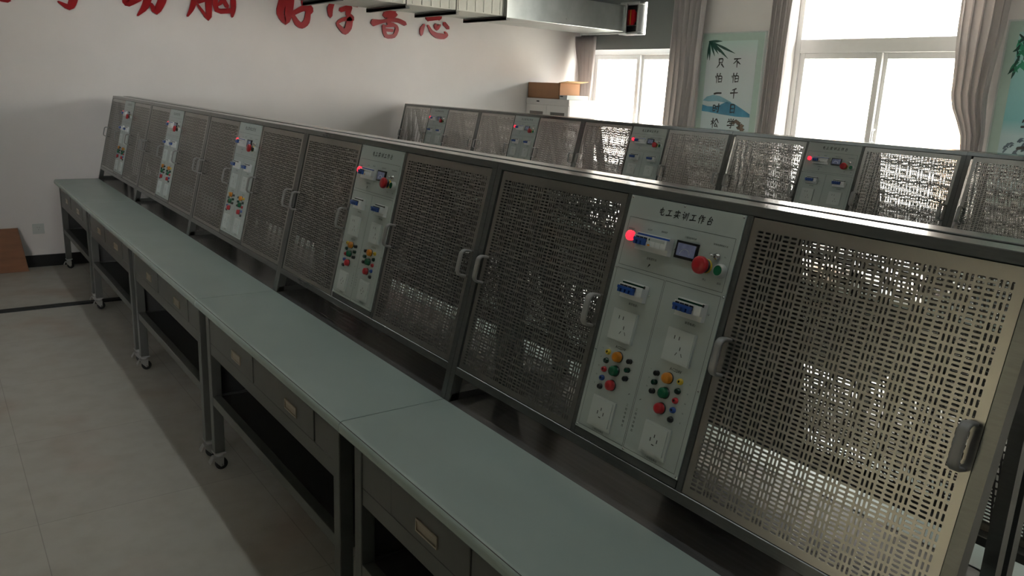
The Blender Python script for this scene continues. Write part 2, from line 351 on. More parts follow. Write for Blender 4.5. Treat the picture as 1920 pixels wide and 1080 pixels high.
tag(box_obj('baseboard_right', (WALLX, WINY-0.012, 0), (FARX, WINY, 0.10), 'base'), kind='structure')

# windows: frame, sashes and panes
def window(n, a, b, board):
    r = MB(); y0, y1 = WINY+0.11, WINY+0.19
    z0, z1 = 0.70, 2.9
    m = MB()
    for bx in ((a, a+0.055, z0, z1), (b-0.055, b, z0, z1), (a+0.055, b-0.055, z0, z0+0.06), (a+0.055, b-0.055, z1-0.05, z1), (a+0.055, b-0.055, 2.07, 2.19)):
        m.box(bx[0], bx[1], y0, y1, bx[2], bx[3], 'pvc')
    fr = m.build('window_%d' % n, None, 0.004); tag(fr, ['white sliding window partly hidden by the duct board', 'large white sliding window between the two posters', 'white sliding window', 'white sliding window'][n-1], kind='structure')
    mid = a + 0.82 if n > 1 else a + 0.78
    def sash(x0, x1, yy, nm):
        s = MB(); w = 0.055
        s.box(x0, x0+w, yy, yy+0.035, z0+0.06, 2.07, 'pvc'); s.box(x1-w, x1, yy, yy+0.035, z0+0.06, 2.07, 'pvc')
        s.box(x0+w, x1-w, yy, yy+0.035, z0+0.06, z0+0.12, 'pvc'); s.box(x0+w, x1-w, yy, yy+0.035, 2.02, 2.07, 'pvc')
        o = s.build(nm, fr, 0.003)
        box_obj('pane', (x0+w, yy+0.015, z0+0.12), (x1-w, yy+0.02, 2.02), 'glass', o)
        return o
    s1 = sash(a+0.055, mid+0.04, y0+0.01, 'window_sash'); s2 = sash(mid+0.02, b-0.055, y0+0.045, 'window_sash')
    lt = MB(); lt.tube([(mid+0.075, y0-0.002, 1.32), (mid+0.075, y0-0.03, 1.33), (mid+0.075, y0-0.03, 1.42), (mid+0.075, y0-0.002, 1.43)], 0.008, 'pvc'); lt.build('window_latch', fr)
    if not board:
        m = MB(); m.box((a+b)/2-0.02, (a+b)/2+0.02, y0, y1, 2.19, 2.85, 'pvc'); 
        box_obj('transom_pane', (a+0.055, y0+0.03, 2.19), (b-0.055, y0+0.035, 2.85), 'glass', fr)
    return fr
for k, (a, b) in enumerate(WINDOWS): window(k+1, a, b, k == 0)
for k, (a, b) in enumerate(WINDOWS):
    tag(box_obj('trim_%d' % (k+1), (a-0.04, WINY-0.05, 0.67), (b+0.04, WINY+0.11, 0.70), 'pvc'), 'white window sill', kind='structure')

# yard and building seen through the panes
yard = box_obj('ground', (-40, WINY+0.6, -4.0), (50, 60, -3.9), 'ground'); tag(yard, kind='structure')
bld = empty('building', (0, 24, -3.9)); tag(bld, 'pale building with orange pillars outside the window', 'building')
m = MB(); m.box(-70, 30, 0, 8, 0, 9.5, 'facade'); m.build('wall', bld)
for x in (-12.5, -8.0, -4.4, -0.8, 3.2, 8, 12.5):
    m = MB(); m.box(x, x+0.5, -0.5, 0, 0, 9.3, 'pillar'); m.build('pillar', bld)
m = MB(); m.box(-70, 30, -0.6, 0, 4.5, 4.8, 'pillar'); m.build('ledge', bld)
for x in (-11, -6.6, -3.0, 0.8, 5, 10):
    m = MB(); m.box(x, x+1.6, -0.06, 0.02, 5.6, 7.3, 'pvc'); m.box(x+0.08, x+0.76, -0.08, 0, 5.68, 7.22, 'lightgrey'); m.box(x+0.84, x+1.52, -0.08, 0, 5.68, 7.22, 'lightgrey'); m.build('window', bld)

# ------------------------------------------------------------------ curtains
def curtain(prof, folds, label, amp=0.045, y=5.57, phase=0.0, gather=None):
    """prof: list of (z, x_left, x_right); folded cloth hanging from the rail"""
    n = folds*10; rows = []
    zs = [prof[0][0] + (prof[-1][0]-prof[0][0])*i/26 for i in range(27)]
    def ip(z):
        for (za, la, ra), (zb, lb, rb) in zip(prof, prof[1:]):
            if zb <= z <= za:
                t = (za-z)/(za-zb); t = t*t*(3-2*t); return la+(lb-la)*t, ra+(rb-ra)*t
        return prof[-1][1:]
    m = MB(); vs = []
    for r, z in enumerate(zs):
        l, rr = ip(z)
        for i in range(n+1):
            t = i/n; ph = 2*PI*folds*t+phase+0.5*math.sin(7*t)
            a = amp*(0.85+0.3*math.sin(3*t+phase))*min(1.0, max(0.35, (rr-l)/0.25))
            vs.append((l+(rr-l)*t + 0.25*a*math.sin(2*ph), y + a*math.sin(ph+0.25*math.sin(z*3+i*.1)), z))
    q = n+1
    m.add(vs, [(r*q+i, r*q+i+1, (r+1)*q+i+1, (r+1)*q+i) for r in range(26) for i in range(n)], 'cloth', True)
    o = m.build('curtain'); s = o.modifiers.new('solid', 'SOLIDIFY'); s.thickness = 0.003
    tag(o, label, 'curtain', 'grey window curtains'); return o
ZT = 2.93
curtain([(2.27, -0.08, 0.30), (1.8, 0.02, 0.28), (1.35, 0.08, 0.24), (0.4, 0.0, 0.2)], 5, 'bright backlit curtain at the left end of the first window', y=5.60, amp=0.025)
curtain([(ZT, 1.50, 1.93), (1.9, 1.50, 1.90), (0.35, 1.46, 1.82)], 6, 'long pleated grey curtain left of the bamboo poster', amp=0.04)
curtain([(ZT, 2.72, 2.98), (1.9, 2.72, 2.95), (0.35, 2.68, 2.92)], 5, 'pleated grey curtain right of the bamboo poster')
curtain([(ZT, 4.38, 4.80), (2.3, 4.42, 4.76), (1.75, 4.46, 4.72), (1.38, 4.59, 4.75), (1.25, 4.62, 4.74), (0.35, 4.5, 4.78)], 5, 'grey curtain gathered in at its waist beside the large window', amp=0.035)
curtain([(ZT, 5.45, 5.95), (0.35, 5.45, 5.95)], 6, 'grey curtain right of the teal poster')
curtain([(ZT, 6.85, 7.75), (0.35, 6.85, 7.75)], 9, 'unseen grey curtain drawn over the added third window')  # out of view, drawn to cut the window's reflection on the rack sides
m = MB(); m.tube([(-0.1, 5.57, ZT+0.03), (11, 5.57, ZT+0.03)], 0.014, 'pvc'); tag(m.build('curtain_rail'), 'white rail the grey curtains hang from', 'rail')

# ------------------------------------------------------------------ posters
def poster(x0, x1, z0, z1, pic, bw, label):
    r = empty('poster', (x0, WINY-0.012, z0)); tag(r, label, 'poster', 'framed wall posters')
    m = MB(); m.box(0, x1-x0, -0.012, 0.012, 0, z1-z0, 'pborder')
    m.box(-0.012, 0, -0.016, 0.012, -0.012, z1-z0+0.012, 'white'); m.box(x1-x0, x1-x0+0.012, -0.016, 0.012, -0.012, z1-z0+0.012, 'white')
    m.box(0, x1-x0, -0.016, 0.012, z1-z0, z1-z0+0.012, 'white'); m.box(0, x1-x0, -0.016, 0.012, -0.012, 0, 'white')
    m.build('backing', r)
    m = MB(); m.box(bw, x1-x0-bw, -0.014, -0.011, bw, z1-z0-bw, pic); m.build('picture', r)
    return r
def pf(a, b, h): return (a, -0.0145-h, b)
p1 = poster(1.85, 2.60, 0.95, 2.255, 'poster1', 0.07, 'poster with bamboo leaves, blue hills and two columns of writing')
HP = 2.255-0.95
def X1(px, top=False): return px   # poster-local metres
m = MB()
leaves = [((0.085, 1.225), (0.078, 1.055)), ((0.09, 1.225), (0.11, 1.05)), ((0.10, 1.225), (0.17, 1.09)), ((0.11, 1.225), (0.215, 1.11)), ((0.12, 1.225), (0.235, 1.125)), ((0.14, 1.215), (0.34, 1.065)), ((0.15, 1.215), (0.42, 1.115)), ((0.08, 1.232), (0.25, 1.232))]
for i, (a, b) in enumerate(leaves):
    mx = ((a[0]*.5+b[0]*.5), (a[1]*.5+b[1]*.5))
    ribbon(m, [(a[0], a[1], 0.012), (mx[0], mx[1], 0.028), (b[0], b[1], 0.003)], 'leaf', pf, 0, 0.0001*(i+1))
m.build('bamboo_print', p1)
m = MB()
def blob(mb, pts, k, z): mb.add([pf(a, b, z) for a, b in pts], [tuple(range(len(pts)))], k)
blob(m, [(0.071, 0.655), (0.12, 0.695), (0.20, 0.715), (0.29, 0.705), (0.36, 0.68), (0.44, 0.65), (0.42, 0.64), (0.25, 0.655), (0.15, 0.648)], 'hill2', 0.0004)
blob(m, [(0.071, 0.55), (0.071, 0.615), (0.14, 0.60), (0.22, 0.60), (0.30, 0.62), (0.38, 0.655), (0.48, 0.635), (0.57, 0.595), (0.675, 0.545), (0.679, 0.515), (0.5, 0.515), (0.3, 0.53), (0.15, 0.545)], 'hill', 0.0006)
m.build('hill_print', p1)
m = MB()
for cx, cz, rr in ((0.49, 0.455, 0.026), (0.52, 0.47, 0.028), (0.55, 0.455, 0.03), (0.59, 0.43, 0.032), (0.56, 0.41, 0.028), (0.60, 0.395, 0.032), (0.59, 0.365, 0.024)):
    blob(m, [(cx+rr*math.cos(t)*(1+.25*math.sin(5*t)), cz+rr*.6*math.sin(t)*(1+.2*math.cos(4*t))) for t in [2*PI*i/14 for i in range(14)]], 'rock', 0.0008+0.00003*len(m.f))
m.build('rock_print', p1)
m = MB(); sz = 0.100
for i, c in enumerate('只怕一时松。'): brush_char(m, c, 0.205, 1.075-0.147*i, sz if c != '。' else 0.06, 'ink', pf, 0.0012)
for i, c in enumerate('不怕千日学，'): brush_char(m, c, 0.410, 1.080-0.147*i, sz if c != '，' else 0.06, 'ink', pf, 0.0012)
m.build('writing', p1)

p2 = poster(4.745, 5.50, 0.95, 2.27, 'poster2', 0.075, 'teal landscape poster with green leaves at the right edge')
rnd = random.Random(3); m = MB()
for i in range(190):
    a, b = 0.08+0.55*rnd.random()**1.4, 0.86+0.38*rnd.random()**0.6
    if b < 0.90+0.1*math.sin(a*9): continue
    t = rnd.uniform(-2.6, -0.5); l = rnd.uniform(0.05, 0.1)
    ribbon(m, [(a, b, 0.01), (a+l*.5*math.cos(t), b+l*.5*math.sin(t), 0.022), (a+l*math.cos(t), b+l*math.sin(t), 0.003)], 'leaf2' if i % 3 else 'leaf', pf, 0, 0.0002+0.00002*i)
m.build('leaf_print', p2)
m = MB()
for i in range(46):
    a = 0.09+0.5*rnd.random(); b = 0.35+0.12*rnd.random()+0.1*a; t = rnd.uniform(-.3, 1.2); l = rnd.uniform(0.02, 0.06)
    ribbon(m, [(a, b, 0.012), (a+l*.5*math.cos(t), b+l*.5*math.sin(t)+.01, 0.016), (a+l*math.cos(t), b+l*math.sin(t), 0.004)], 'rock2', pf, 0, 0.0002+0.00002*i)
m.build('shore_print', p2)
m = MB()
for i, c in enumerate('学一日'): brush_char(m, c, 0.20, 0.66-0.17*i, 0.12, 'ink', pf, 0.002)
m.build('writing', p2)

# ------------------------------------------------------------------ red characters on the back wall
def wall_pt(u, v):
    d = fw*FPX + rt*(u-960) - up*(v-540); t = (WALLX-CAM[0])/d.x
    return (CAM[1]+t*d.y, CAM[2]+t*d.z)
def A(*p): # crop of the left part of the photo, four times enlarged
    return [(*wall_pt(x/4, y/4), w/4/168) for x, y, w in p]
def B(*p):
    return [(*wall_pt(460+x/4.364, y/4.364), w*1.3/4.364/172) for x, y, w in p]
letters = [
 ('first character, only its foot showing at the top left corner', [A((-60, -60, 40), (-10, -20, 40), (62, 2, 26)), A((40, -120, 40), (-40, -60, 40), (10, -30, 30)), A((100, -200, 36), (0, -140, 40), (-60, -110, 20))]),
 ('character whose pointed hook shows near the left corner', [A((430, -330, 44), (520, -350, 40)), A((400, -250, 40), (640, -270, 40)), A((380, -160, 40), (690, -185, 40)), A((560, -340, 40), (560, -100, 46), (548, 10, 44), (520, 62, 34), (435, 12, 10))]),
 ('character with two splayed legs, second word', [A((930, -190, 36), (1060, -200, 30)), A((900, -100, 40), (1090, -120, 36)), A((985, -100, 36), (935, 5, 40), (955, 35, 30), (1040, -20, 44)), A((1120, -210, 40), (1120, -60, 44), (1090, 50, 40), (1030, 116, 10)), A((1100, -100, 40), (1235, -110, 46), (1215, 10, 46), (1165, 100, 36), (1130, 30, 20))]),
 ('character with a boxed right half, fourth from left', [A((1470, -210, 36), (1465, -40, 36), (1440, 60, 30), (1405, 120, 12)), A((1470, -200, 36), (1560, -205, 40), (1562, 60, 40), (1568, 158, 24), (1490, 50, 14), (1478, 30, 10)), A((1480, -110, 24), (1550, -112, 24)), A((1480, 10, 30), (1545, -10, 30)), A((1660, -230, 34), (1690, -190, 30)), A((1600, -140, 30), (1790, -150, 30)), A((1610, -70, 34), (1612, 88, 30), (1735, 80, 30)), A((1690, -110, 26), (1660, 20, 24), (1625, 40, 14)), A((1640, -60, 26), (1700, 50, 26)), A((1740, -80, 30), (1748, 60, 34), (1738, 124, 16))]),
 ('looped character just left of the middle gap', [B((320, -120, 40), (300, 20, 44), (275, 110, 40), (330, 195, 26), (350, 120, 44), (365, 0, 44), (372, -110, 36)), B((240, -30, 36), (440, -50, 34)), B((345, 90, 30), (375, 125, 34)), B((430, -110, 40), (560, -120, 40), (480, -20, 36), (482, 40, 40), (530, 80, 44), (520, 110, 20)), B((385, 110, 24), (470, 66, 30), (500, 70, 40)), B((388, 130, 22), (420, 190, 34), (458, 215, 32), (500, 180, 36), (512, 90, 30))]),
 ('character with a wide roof and a pointed loop below', [B((700, -60, 34), (730, -20, 26)), B((790, -80, 34), (800, -30, 26)), B((900, -70, 30), (860, -20, 24)), B((715, 14, 22), (688, 70, 36), (692, 130, 24)), B((712, 18, 16), (770, 10, 14), (850, 32, 20), (915, 38, 30)), B((775, 82, 26), (850, 58, 28), (845, 60, 28)), B((850, 55, 34), (832, 120, 30), (872, 150, 32), (858, 172, 18)), B((862, 150, 30), (790, 160, 20), (742, 190, 16), (780, 235, 26), (812, 268, 30), (842, 225, 40), (850, 160, 40))]),
 ('squat character right below the steel duct bracket', [B((1120, -40, 30), (1150, 10, 24)), B((1230, -50, 30), (1210, 5, 24)), B((1100, 40, 34), (1260, 30, 34)), B((1150, 84, 26), (1180, 80, 40), (1222, 84, 26)), B((1134, 122, 34), (1180, 116, 40), (1222, 120, 34)), B((1182, 50, 34), (1180, 160, 40)), B((1040, 186, 40), (1120, 176, 18), (1180, 160, 24), (1250, 168, 26), (1302, 195, 26)), B((1128, 210, 22), (1140, 300, 24), (1215, 300, 22), (1240, 240, 24), (1225, 205, 20), (1150, 215, 14)), B((1150, 245, 18), (1200, 250, 18)), B((1160, 190, 20), (1210, 200, 18))]),
 ('rightmost character with a curved sweep and dots', [B((1480, 40, 30), (1490, 155, 30)), B((1480, 50, 30), (1605, 45, 30), (1585, 150, 28)), B((1490, 150, 34), (1585, 140, 34)), B((1500, 95, 22), (1590, 92, 22)), B((1540, 50, 24), (1538, 145, 24)), B((1458, 202, 14), (1440, 240, 30), (1436, 282, 18)), B((1490, 208, 12), (1518, 262, 22), (1560, 292, 34), (1620, 300, 34), (1650, 286, 16), (1628, 262, 10)), B((1552, 204, 22), (1560, 240, 26), (1588, 206, 14)), B((1622, 192, 24), (1655, 230, 22))]),
]
for i, (lb, strokes) in enumerate(letters):
    m = MB()
    for j, st in enumerate(strokes): ribbon(m, st, 'redletter', lambda a, b, h: (WALLX+h, a, b), 0.014, 0.0005+0.0002*j)
    tag(m.build('wall_character'), 'red raised ' + lb, 'wall character', 'red characters on the back wall')

# ------------------------------------------------------------------ workbench
def make_bench():
    r = empty('workbench'); IN = 0.003
    m = MB(); m.box(0.0015, L-0.0015, 0.006, YM-0.002, 0.72, 0.748, 'board'); m.build('tabletop', r, 0.001)
    m = MB(); R = 0.016
    out = [(YF-0.002, 0.7505), (R, 0.7505)] + [(R-R*math.sin(t), 0.7505-R+R*math.cos(t)) for t in [PI/2*i/6 for i in range(1, 7)]] + [(0.0, 0.722), (0.004, 0.716), (0.012, 0.716), (0.012, 0.7485), (YF-0.002, 0.7485)]
    m.prism(out, 0.0018, L-0.0018, 'mat', smooth=False); o = m.build('bench_mat', r)
    o['label'] = 'pale green bench mat'
    f = MB(); y0 = 0.03; lw = 0.042
    for (xa, xb) in ((0.036, 0.036+lw), (L-0.036-lw-0.028, L-0.036-0.028)):
        pass
    xl, xr = 0.036, L-0.107
    legs = [(xl, y0), (xr, y0), (xl, YM-0.07), (xr, YM-0.07)]
    f.box(xl+lw, xr, y0+0.004, y0+0.03, 0.528, 0.58, 'bench')             # rail under the drawers
    f.box(xl+lw, 0.245, y0+0.004, y0+0.02, 0.58, 0.716, 'bench'); f.box(0.618, 0.800, y0+0.004, y0+0.02, 0.58, 0.716, 'bench'); f.box(1.178, xr, y0+0.004, y0+0.02, 0.58, 0.716, 'bench')
    f.box(0.245, 0.618, y0+0.004, y0+0.02, 0.704, 0.719, 'bench'); f.box(0.800, 1.178, y0+0.004, y0+0.02, 0.704, 0.719, 'bench')
    f.box(xl, xr+lw, YM-0.03, YM-0.01, 0.50, 0.719, 'bench')
    for x in (xl, xr): f.box(x+0.006, x+lw-0.006, y0+lw, YM-0.07, 0.528, 0.719, 'bench')
    f.build('apron', r, 0.0015)
    s = MB(); s.box(xl+lw, xr, y0+0.002, y0+0.036, 0.305, 0.345, 'bench')
    s.box(xl+0.006, xl+lw-0.006, y0+lw, YM-0.07, 0.305, 0.345, 'bench'); s.box(xr+0.006, xr+lw-0.006, y0+lw, YM-0.07, 0.305, 0.345, 'bench')
    s.build('shelf_rail', r, 0.0015)
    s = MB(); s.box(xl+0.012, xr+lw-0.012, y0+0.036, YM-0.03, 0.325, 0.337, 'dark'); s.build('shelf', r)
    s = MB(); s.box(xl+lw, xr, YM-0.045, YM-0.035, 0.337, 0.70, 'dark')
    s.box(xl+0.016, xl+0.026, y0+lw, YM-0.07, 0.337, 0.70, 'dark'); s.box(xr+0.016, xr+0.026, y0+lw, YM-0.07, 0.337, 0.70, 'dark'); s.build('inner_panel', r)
    for (x, y) in legs:
        g = MB(); g.box(x, x+lw, y, y+lw, 0.085, 0.719, 'bench'); lg = g.build('leg', r, 0.002)
        c = MB(); cx, cy = x+lw/2, y+lw/2
        c.box(cx-0.024, cx+0.024, cy-0.024, cy+0.024, 0.079, 0.0855, 'caster')
        c.lathe((cx, cy, 0.062), [(0.013, 0.0), (0.018, 0.006), (0.018, 0.014), (0.012, 0.018)], 'caster', 12)
        c.prism([(cy-0.026, 0.062), (cy+0.016, 0.062), (cy+0.014, 0.022), (cy+0.002, 0.018), (cy-0.020, 0.044)], cx-0.018, cx-0.0155, 'caster')
        c.prism([(cy-0.026, 0.062), (cy+0.016, 0.062), (cy+0.014, 0.022), (cy+0.002, 0.018), (cy-0.020, 0.044)], cx+0.0155, cx+0.018, 'caster')
        c.box(cx-0.018, cx+0.018, cy-0.026, cy+0.016, 0.060, 0.063, 'caster')
        c.prism([(cy-0.030, 0.060), (cy-0.026, 0.063), (cy-0.040, 0.036), (cy-0.043, 0.038)], cx-0.014, cx+0.014, 'caster')
        c.lathe((cx-0.011, cy+0.008, 0.0262), [(0.001, 0), (0.024, 0.001), (0.026, 0.004), (0.026, 0.018), (0.024, 0.021), (0.001, 0.022)], 'rubber', 20, axis=0)
        c.tube([(cx-0.02, cy+0.008, 0.0262), (cx+0.02, cy+0.008, 0.0262)], 0.004, 'chrome')
        c.build('caster', lg)
    for (a, b) in ((0.248, 0.615), (0.803, 1.175)):
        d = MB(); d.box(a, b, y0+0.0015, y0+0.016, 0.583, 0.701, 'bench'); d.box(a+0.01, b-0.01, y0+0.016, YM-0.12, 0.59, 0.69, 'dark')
        dr = d.build('drawer', r, 0.0015)
        h = MB(); c = (a+b)/2; hy = y0+0.0015
        h.box(c-0.05, c+0.05, hy-0.004, hy, 0.637, 0.642, 'brass'); h.box(c-0.05, c+0.05, hy-0.004, hy, 0.608, 0.612, 'brass')
        h.box(c-0.05, c-0.046, hy-0.004, hy, 0.612, 0.637, 'brass'); h.box(c+0.046, c+0.05, hy-0.004, hy, 0.612, 0.637, 'brass')
        h.box(c-0.046, c+0.046, hy-0.001, hy+0.0005, 0.612, 0.637, 'brass'); h.prism([(hy-0.003, 0.637), (hy-0.001, 0.628), (hy, 0.637)], c-0.046, c+0.046, 'brass')
        ho = h.build('handle', dr); ho['label'] = 'recessed metal drawer pull'
    return r

# ------------------------------------------------------------------ rack
def RT(x, v, h): return (x, SV.y*v+NV.y*h, SV.z*v+NV.z*h)
def perforated_door():
    """one sheet with every slot cut through: columns of two lying slots beside columns of three standing slots"""
    p = 0.0085; w = 0.50*p; g = 0.40*p; t = 0.0015
    cols, rows = 8, 32                      # rows of standing slots (two lying slots high)
    cells = []                              # (x0, y0, cw, ch, horizontal)
    for c in range(cols):
        bx = c*7*p
        for r in range(rows*2):
            for k in range(2): cells.append((bx+k*2*p, r*p, 2*p, p, True))
        for r in range(rows):
            for k in range(3): cells.append((bx+4*p+k*p, r*2*p, p, 2*p, False))
    wdt, hgt = cols*7*p, rows*2*p
    ox, oy = (0.505-wdt)/2, (0.580-hgt)/2-0.004
    V, F = [], []
    for (x, y, cw, ch, hor) in cells:
        x += ox; y += oy; cx, cy = x+cw/2, y+ch/2; r = w/2; l = ((cw if hor else ch)-g)/2 - r
        ring = []
        for s_, a0 in ((1, -90), (-1, 90)):
            for a in (0, 60, 120, 180) if False else (0, 45, 135, 180):
                th = math.radians(a0+a); dx, dy = s_*l+r*math.cos(th), r*math.sin(th)
                ring.append((cx+dx, cy+dy) if hor else (cx-dy, cy+dx))
        # ring starts at right-bottom going counter-clockwise (hor); for vert start is rotated by 90 degrees
        cor = [(x+cw, y), (x+cw, y+ch), (x, y+ch), (x, y)] if hor else [(x+cw, y+ch), (x, y+ch), (x, y), (x+cw, y)]
        for z, flip in ((0.0, False), (-t, True)):
            b = len(V)
            for q in ring+cor: V.append((q[0], q[1], z))
            R = [b+i for i in range(8)]; C = [b+8+i for i in range(4)]
            fs = [(C[0], C[1], R[3], R[2], R[1], R[0]), (C[1], C[2], R[4], R[3]), (C[2], C[3], R[7], R[6], R[5], R[4]), (C[3], C[0], R[0], R[7])]
            for f in fs: F.append(f[::-1] if flip else f)
        b = len(V)-24
        for i in range(8): F.append((b+i, b+(i+1) % 8, b+12+(i+1) % 8, b+12+i))
    m = MB(RT); m.add(V, F, 'sheet')
    x1, y1 = 0.505, 0.580
    for z0, z1 in ((-t, 0),):
        m.box(0, ox, 0, y1, z0, z1, 'sheet'); m.box(ox+wdt, x1, 0, y1, z0, z1, 'sheet')
        m.box(ox, ox+wdt, 0, oy, z0, z1, 'sheet'); m.box(ox, ox+wdt, oy+hgt, y1, z0, z1, 'sheet')
    for a in ((0, 0.0015, 0, y1), (x1-0.0015, x1, 0, y1), (0, x1, 0, 0.0015), (0, x1, y1-0.0015, y1)): m.box(*a, -0.012, -0.0005, 'sheet')
    return m
_pdoor = None
def arc_handle(parent, x, v0, v1):
    m = MB(RT); pts = []; h = 0.030; r = 0.014
    for i in range(5): t = PI/2*i/4; pts.append((x, v0+r-r*math.sin(t)*1.0 - 0, 0))
    pts = [(x, v0, 0.0005), (x, v0, h-r)] + [(x, v0+r-r*math.cos(t), h-r+r*math.sin(t)) for t in [PI/2*i/4 for i in range(1, 5)]]
    pts += [(x, v1-r+r*math.sin(t), h-r+r*math.cos(t)) for t in [PI/2*i/4 for i in range(0, 4)]] + [(x, v1, h-r), (x, v1, 0.0005)]
    # flat strap profile
    vs = []; w, th = 0.0085, 0.0035
    n = len(pts)
    for i, p in enumerate(pts):
        a, b = pts[max(i-1, 0)], pts[min(i+1, n-1)]; dv, dh = b[1]-a[1], b[2]-a[2]; d = math.hypot(dv, dh); nv, nh = -dh/d, dv/d
        for sx, sn in ((-1, -.6), (-1, .6), (-.6, 1), (.6, 1), (1, .6), (1, -.6), (.6, -1), (-.6, -1)):
            vs.append((p[0]+sx*w, p[1]+nv*sn*th, p[2]+nh*sn*th))
    m.add(vs, [(i*8+j, i*8+(j+1) % 8, (i+1)*8+(j+1) % 8, (i+1)*8+j) for i in range(n-1) for j in range(8)], 'handle', True)
    return m.build('handle', parent)
def make_rack():
    r = empty('perforated_rack'); tw = 0.0225
    def PRS(m, poly, x0, x1): m.prism(poly, x0, x1, 'frame')
    s = lambda v, h: (SV.y*v+NV.y*h, SV.z*v+NV.z*h)
    top = SLEN*SV.z                                       # height of the front top edge
    yt = SLEN*SV.y
    for x0 in (0.0008, L-0.0008-tw):
        fr = MB(); x1 = x0+tw
        PRS(fr, [s(0, 0), s(SLEN-.001, 0), s(SLEN-.001, -0.030), (s(0, -0.030)[0]+0.004, 0)], x0, x1)      # leaning front post
        PRS(fr, [(0.004, 0), (YM-YF-0.012, 0), (YM-YF-0.012, 0.022), (0.012, 0.022)], x0, x1)              # foot tube on the table
        PRS(fr, [(YM-YF-0.037, 0.02), (YM-YF-0.012, 0.02), (YM-YF-0.012, top-0.004), (YM-YF-0.037, top-0.004)], x0, x1)  # upright rear post
        fr.build('side_frame', r, 0.0015)
    m = MB(); yb = YM-YF-0.012
    PRS(m, [s(0.692, 0.0005), (yt, top), (yb, top), (yb, top-0.03), (yt+0.01, top-0.03), s(0.692, -0.028)], 0.0008, L-0.0008)
    m.build('top_rail', r, 0.0015)
    m = MB(RT); m.box(0.0008+tw, L-0.0008-tw, 0.084, 0.108, -0.028, 0.0002, 'frame'); m.build('bottom_rail', r, 0.0015)
    m = MB(RT); m.box(0.540, 0.554, 0.108, 0.692, -0.028, 0.0002, 'frame'); m.build('divider', r, 0.001)
    m = MB(RT); m.box(0.8815, 0.8965, 0.108, 0.692, -0.028, 0.0002, 'frame'); m.build('divider', r, 0.001)
    # doors
    dm = perforated_door()
    d1 = dm.build('door', r); d1.location = Vector(RT(0.0335, 0.110, -0.001))
    d2 = bpy.data.objects.new('door', d1.data); COL.objects.link(d2); d2.parent = r; d2.location = Vector(RT(0.8985, 0.110, -0.001))
    for d in (d1, d2):
        for x in (0.016, 0.489): arc_handle(d, x, 0.258, 0.332)
    # control panel
    m = MB(RT); m.box(0.5545, 0.881, 0.1285, 0.6905, -0.002, 0.0015, 'panel')
    m.box(0.556, 0.8795, 0.110, 0.127, -0.004, 0.0, 'frame')
    m.box(0.560, 0.876, 0.132, 0.688, -0.060, -0.002, 'frame')          # steel box behind the plate
    F = lambda a, b, h: (a, b, h)
    def rect(x0, x1, v0, v1, t=0.0008):
        for b in ((x0, x1, v0-t/2, v0+t/2), (x0, x1, v1-t/2, v1+t/2), (x0-t/2, x0+t/2, v0, v1), (x1-t/2, x1+t/2, v0, v1)):
            m.add([(b[0], b[2], 0.0018), (b[1], b[2], 0.0018), (b[1], b[3], 0.0018), (b[0], b[3], 0.0018)], [(0, 1, 2, 3)], 'line')
    rect(0.5655, 0.8705, 0.5285, 0.6405); rect(0.5635, 0.7135, 0.1375, 0.520); rect(0.7175, 0.8705, 0.1375, 0.520)
    for sx in (0.560, 0.7185, 0.8765):
        for sv in (0.1335, 0.32, 0.52, 0.6855):
            if sx == 0.7185 and sv in (0.32, 0.52): continue
            m.lathe((sx, sv, 0.0015), [(0.0026, 0), (0.0022, 0.0012), (0.0006, 0.0014)], 'chrome', 8)
    for i, c in enumerate('电工实训工作台'): brush_char(m, c, 0.6475+0.0230*i, 0.6745, 0.0190, 'line', F, 0.0018, slant=0.12)
    cp = m.build('control_panel', r); cp['label'] = 'white printed control panel plate'
    def T(s, x, v, sz=0.0055): text(mt, s, x, v, sz, 'line', 0.0021)
    mt = MB(RT)
    T('电源指示', 0.580, 0.6135, 0.0048); T('总空开', 0.636, 0.6195, 0.0048); T('漏电保护', 0.680, 0.6215, 0.0048); T('三相四线电压表', 0.756, 0.6215, 0.0048)
    T('照明电源转换开关', 0.838, 0.6205, 0.0048); T('总电源开关', 0.662, 0.5565, 0.0062); T('Off', 0.817, 0.6000, 0.0045); T('On', 0.856, 0.5990, 0.0045)
    T('停止', 0.818, 0.5440, 0.0052); T('启动', 0.857, 0.5440, 0.0052); T('单项电源1', 0.642, 0.446, 0.0066); T('单项电源2', 0.812, 0.446, 0.0066)
    T('AC220V', 0.637, 0.3425, 0.0095); T('AC220V', 0.806, 0.3425, 0.0095)
    T('三相插座输出', 0.630, 0.1425, 0.0062); T('三相插座输出', 0.800, 0.1425, 0.0062)
    for i, c in enumerate('三相电源输出'):
        T(c, 0.6985, 0.228-0.0095*i, 0.0065); T(c, 0.7290, 0.228-0.0095*i, 0.0065)
    for x, v in ((0.6965, 0.252), (0.732, 0.252)):
        mt.add([(x-0.004, v-0.002, 0.0021), (x+0.0035, v+0.0028, 0.0021), (x-0.001, v+0.002, 0.0021)], [(0, 1, 2)], 'line')
    for x, v in ((0.655, 0.536),): mt.add([(x, v, 0.0021), (x+0.008, v+0.008, 0.0021), (x+0.004, v+0.010, 0.0021)], [(0, 1, 2)], 'line')
    for k, c in enumerate(('U', 'V', 'W', 'N', 'E')):
        T(c, 0.583, 0.328-0.021*k, 0.0048); T(c, 0.852, 0.326-0.021*k, 0.0048)
        if k < 3: T(c, 0.684, 0.324-0.0195*k, 0.0048); T(c, 0.740, 0.326-0.0195*k, 0.0048)
    mt.build('printing', cp)
    def PART(n, fn, label=None):
        q = MB(RT); fn(q); o = q.build(n, cp)
        if label: o['label'] = label
        return o
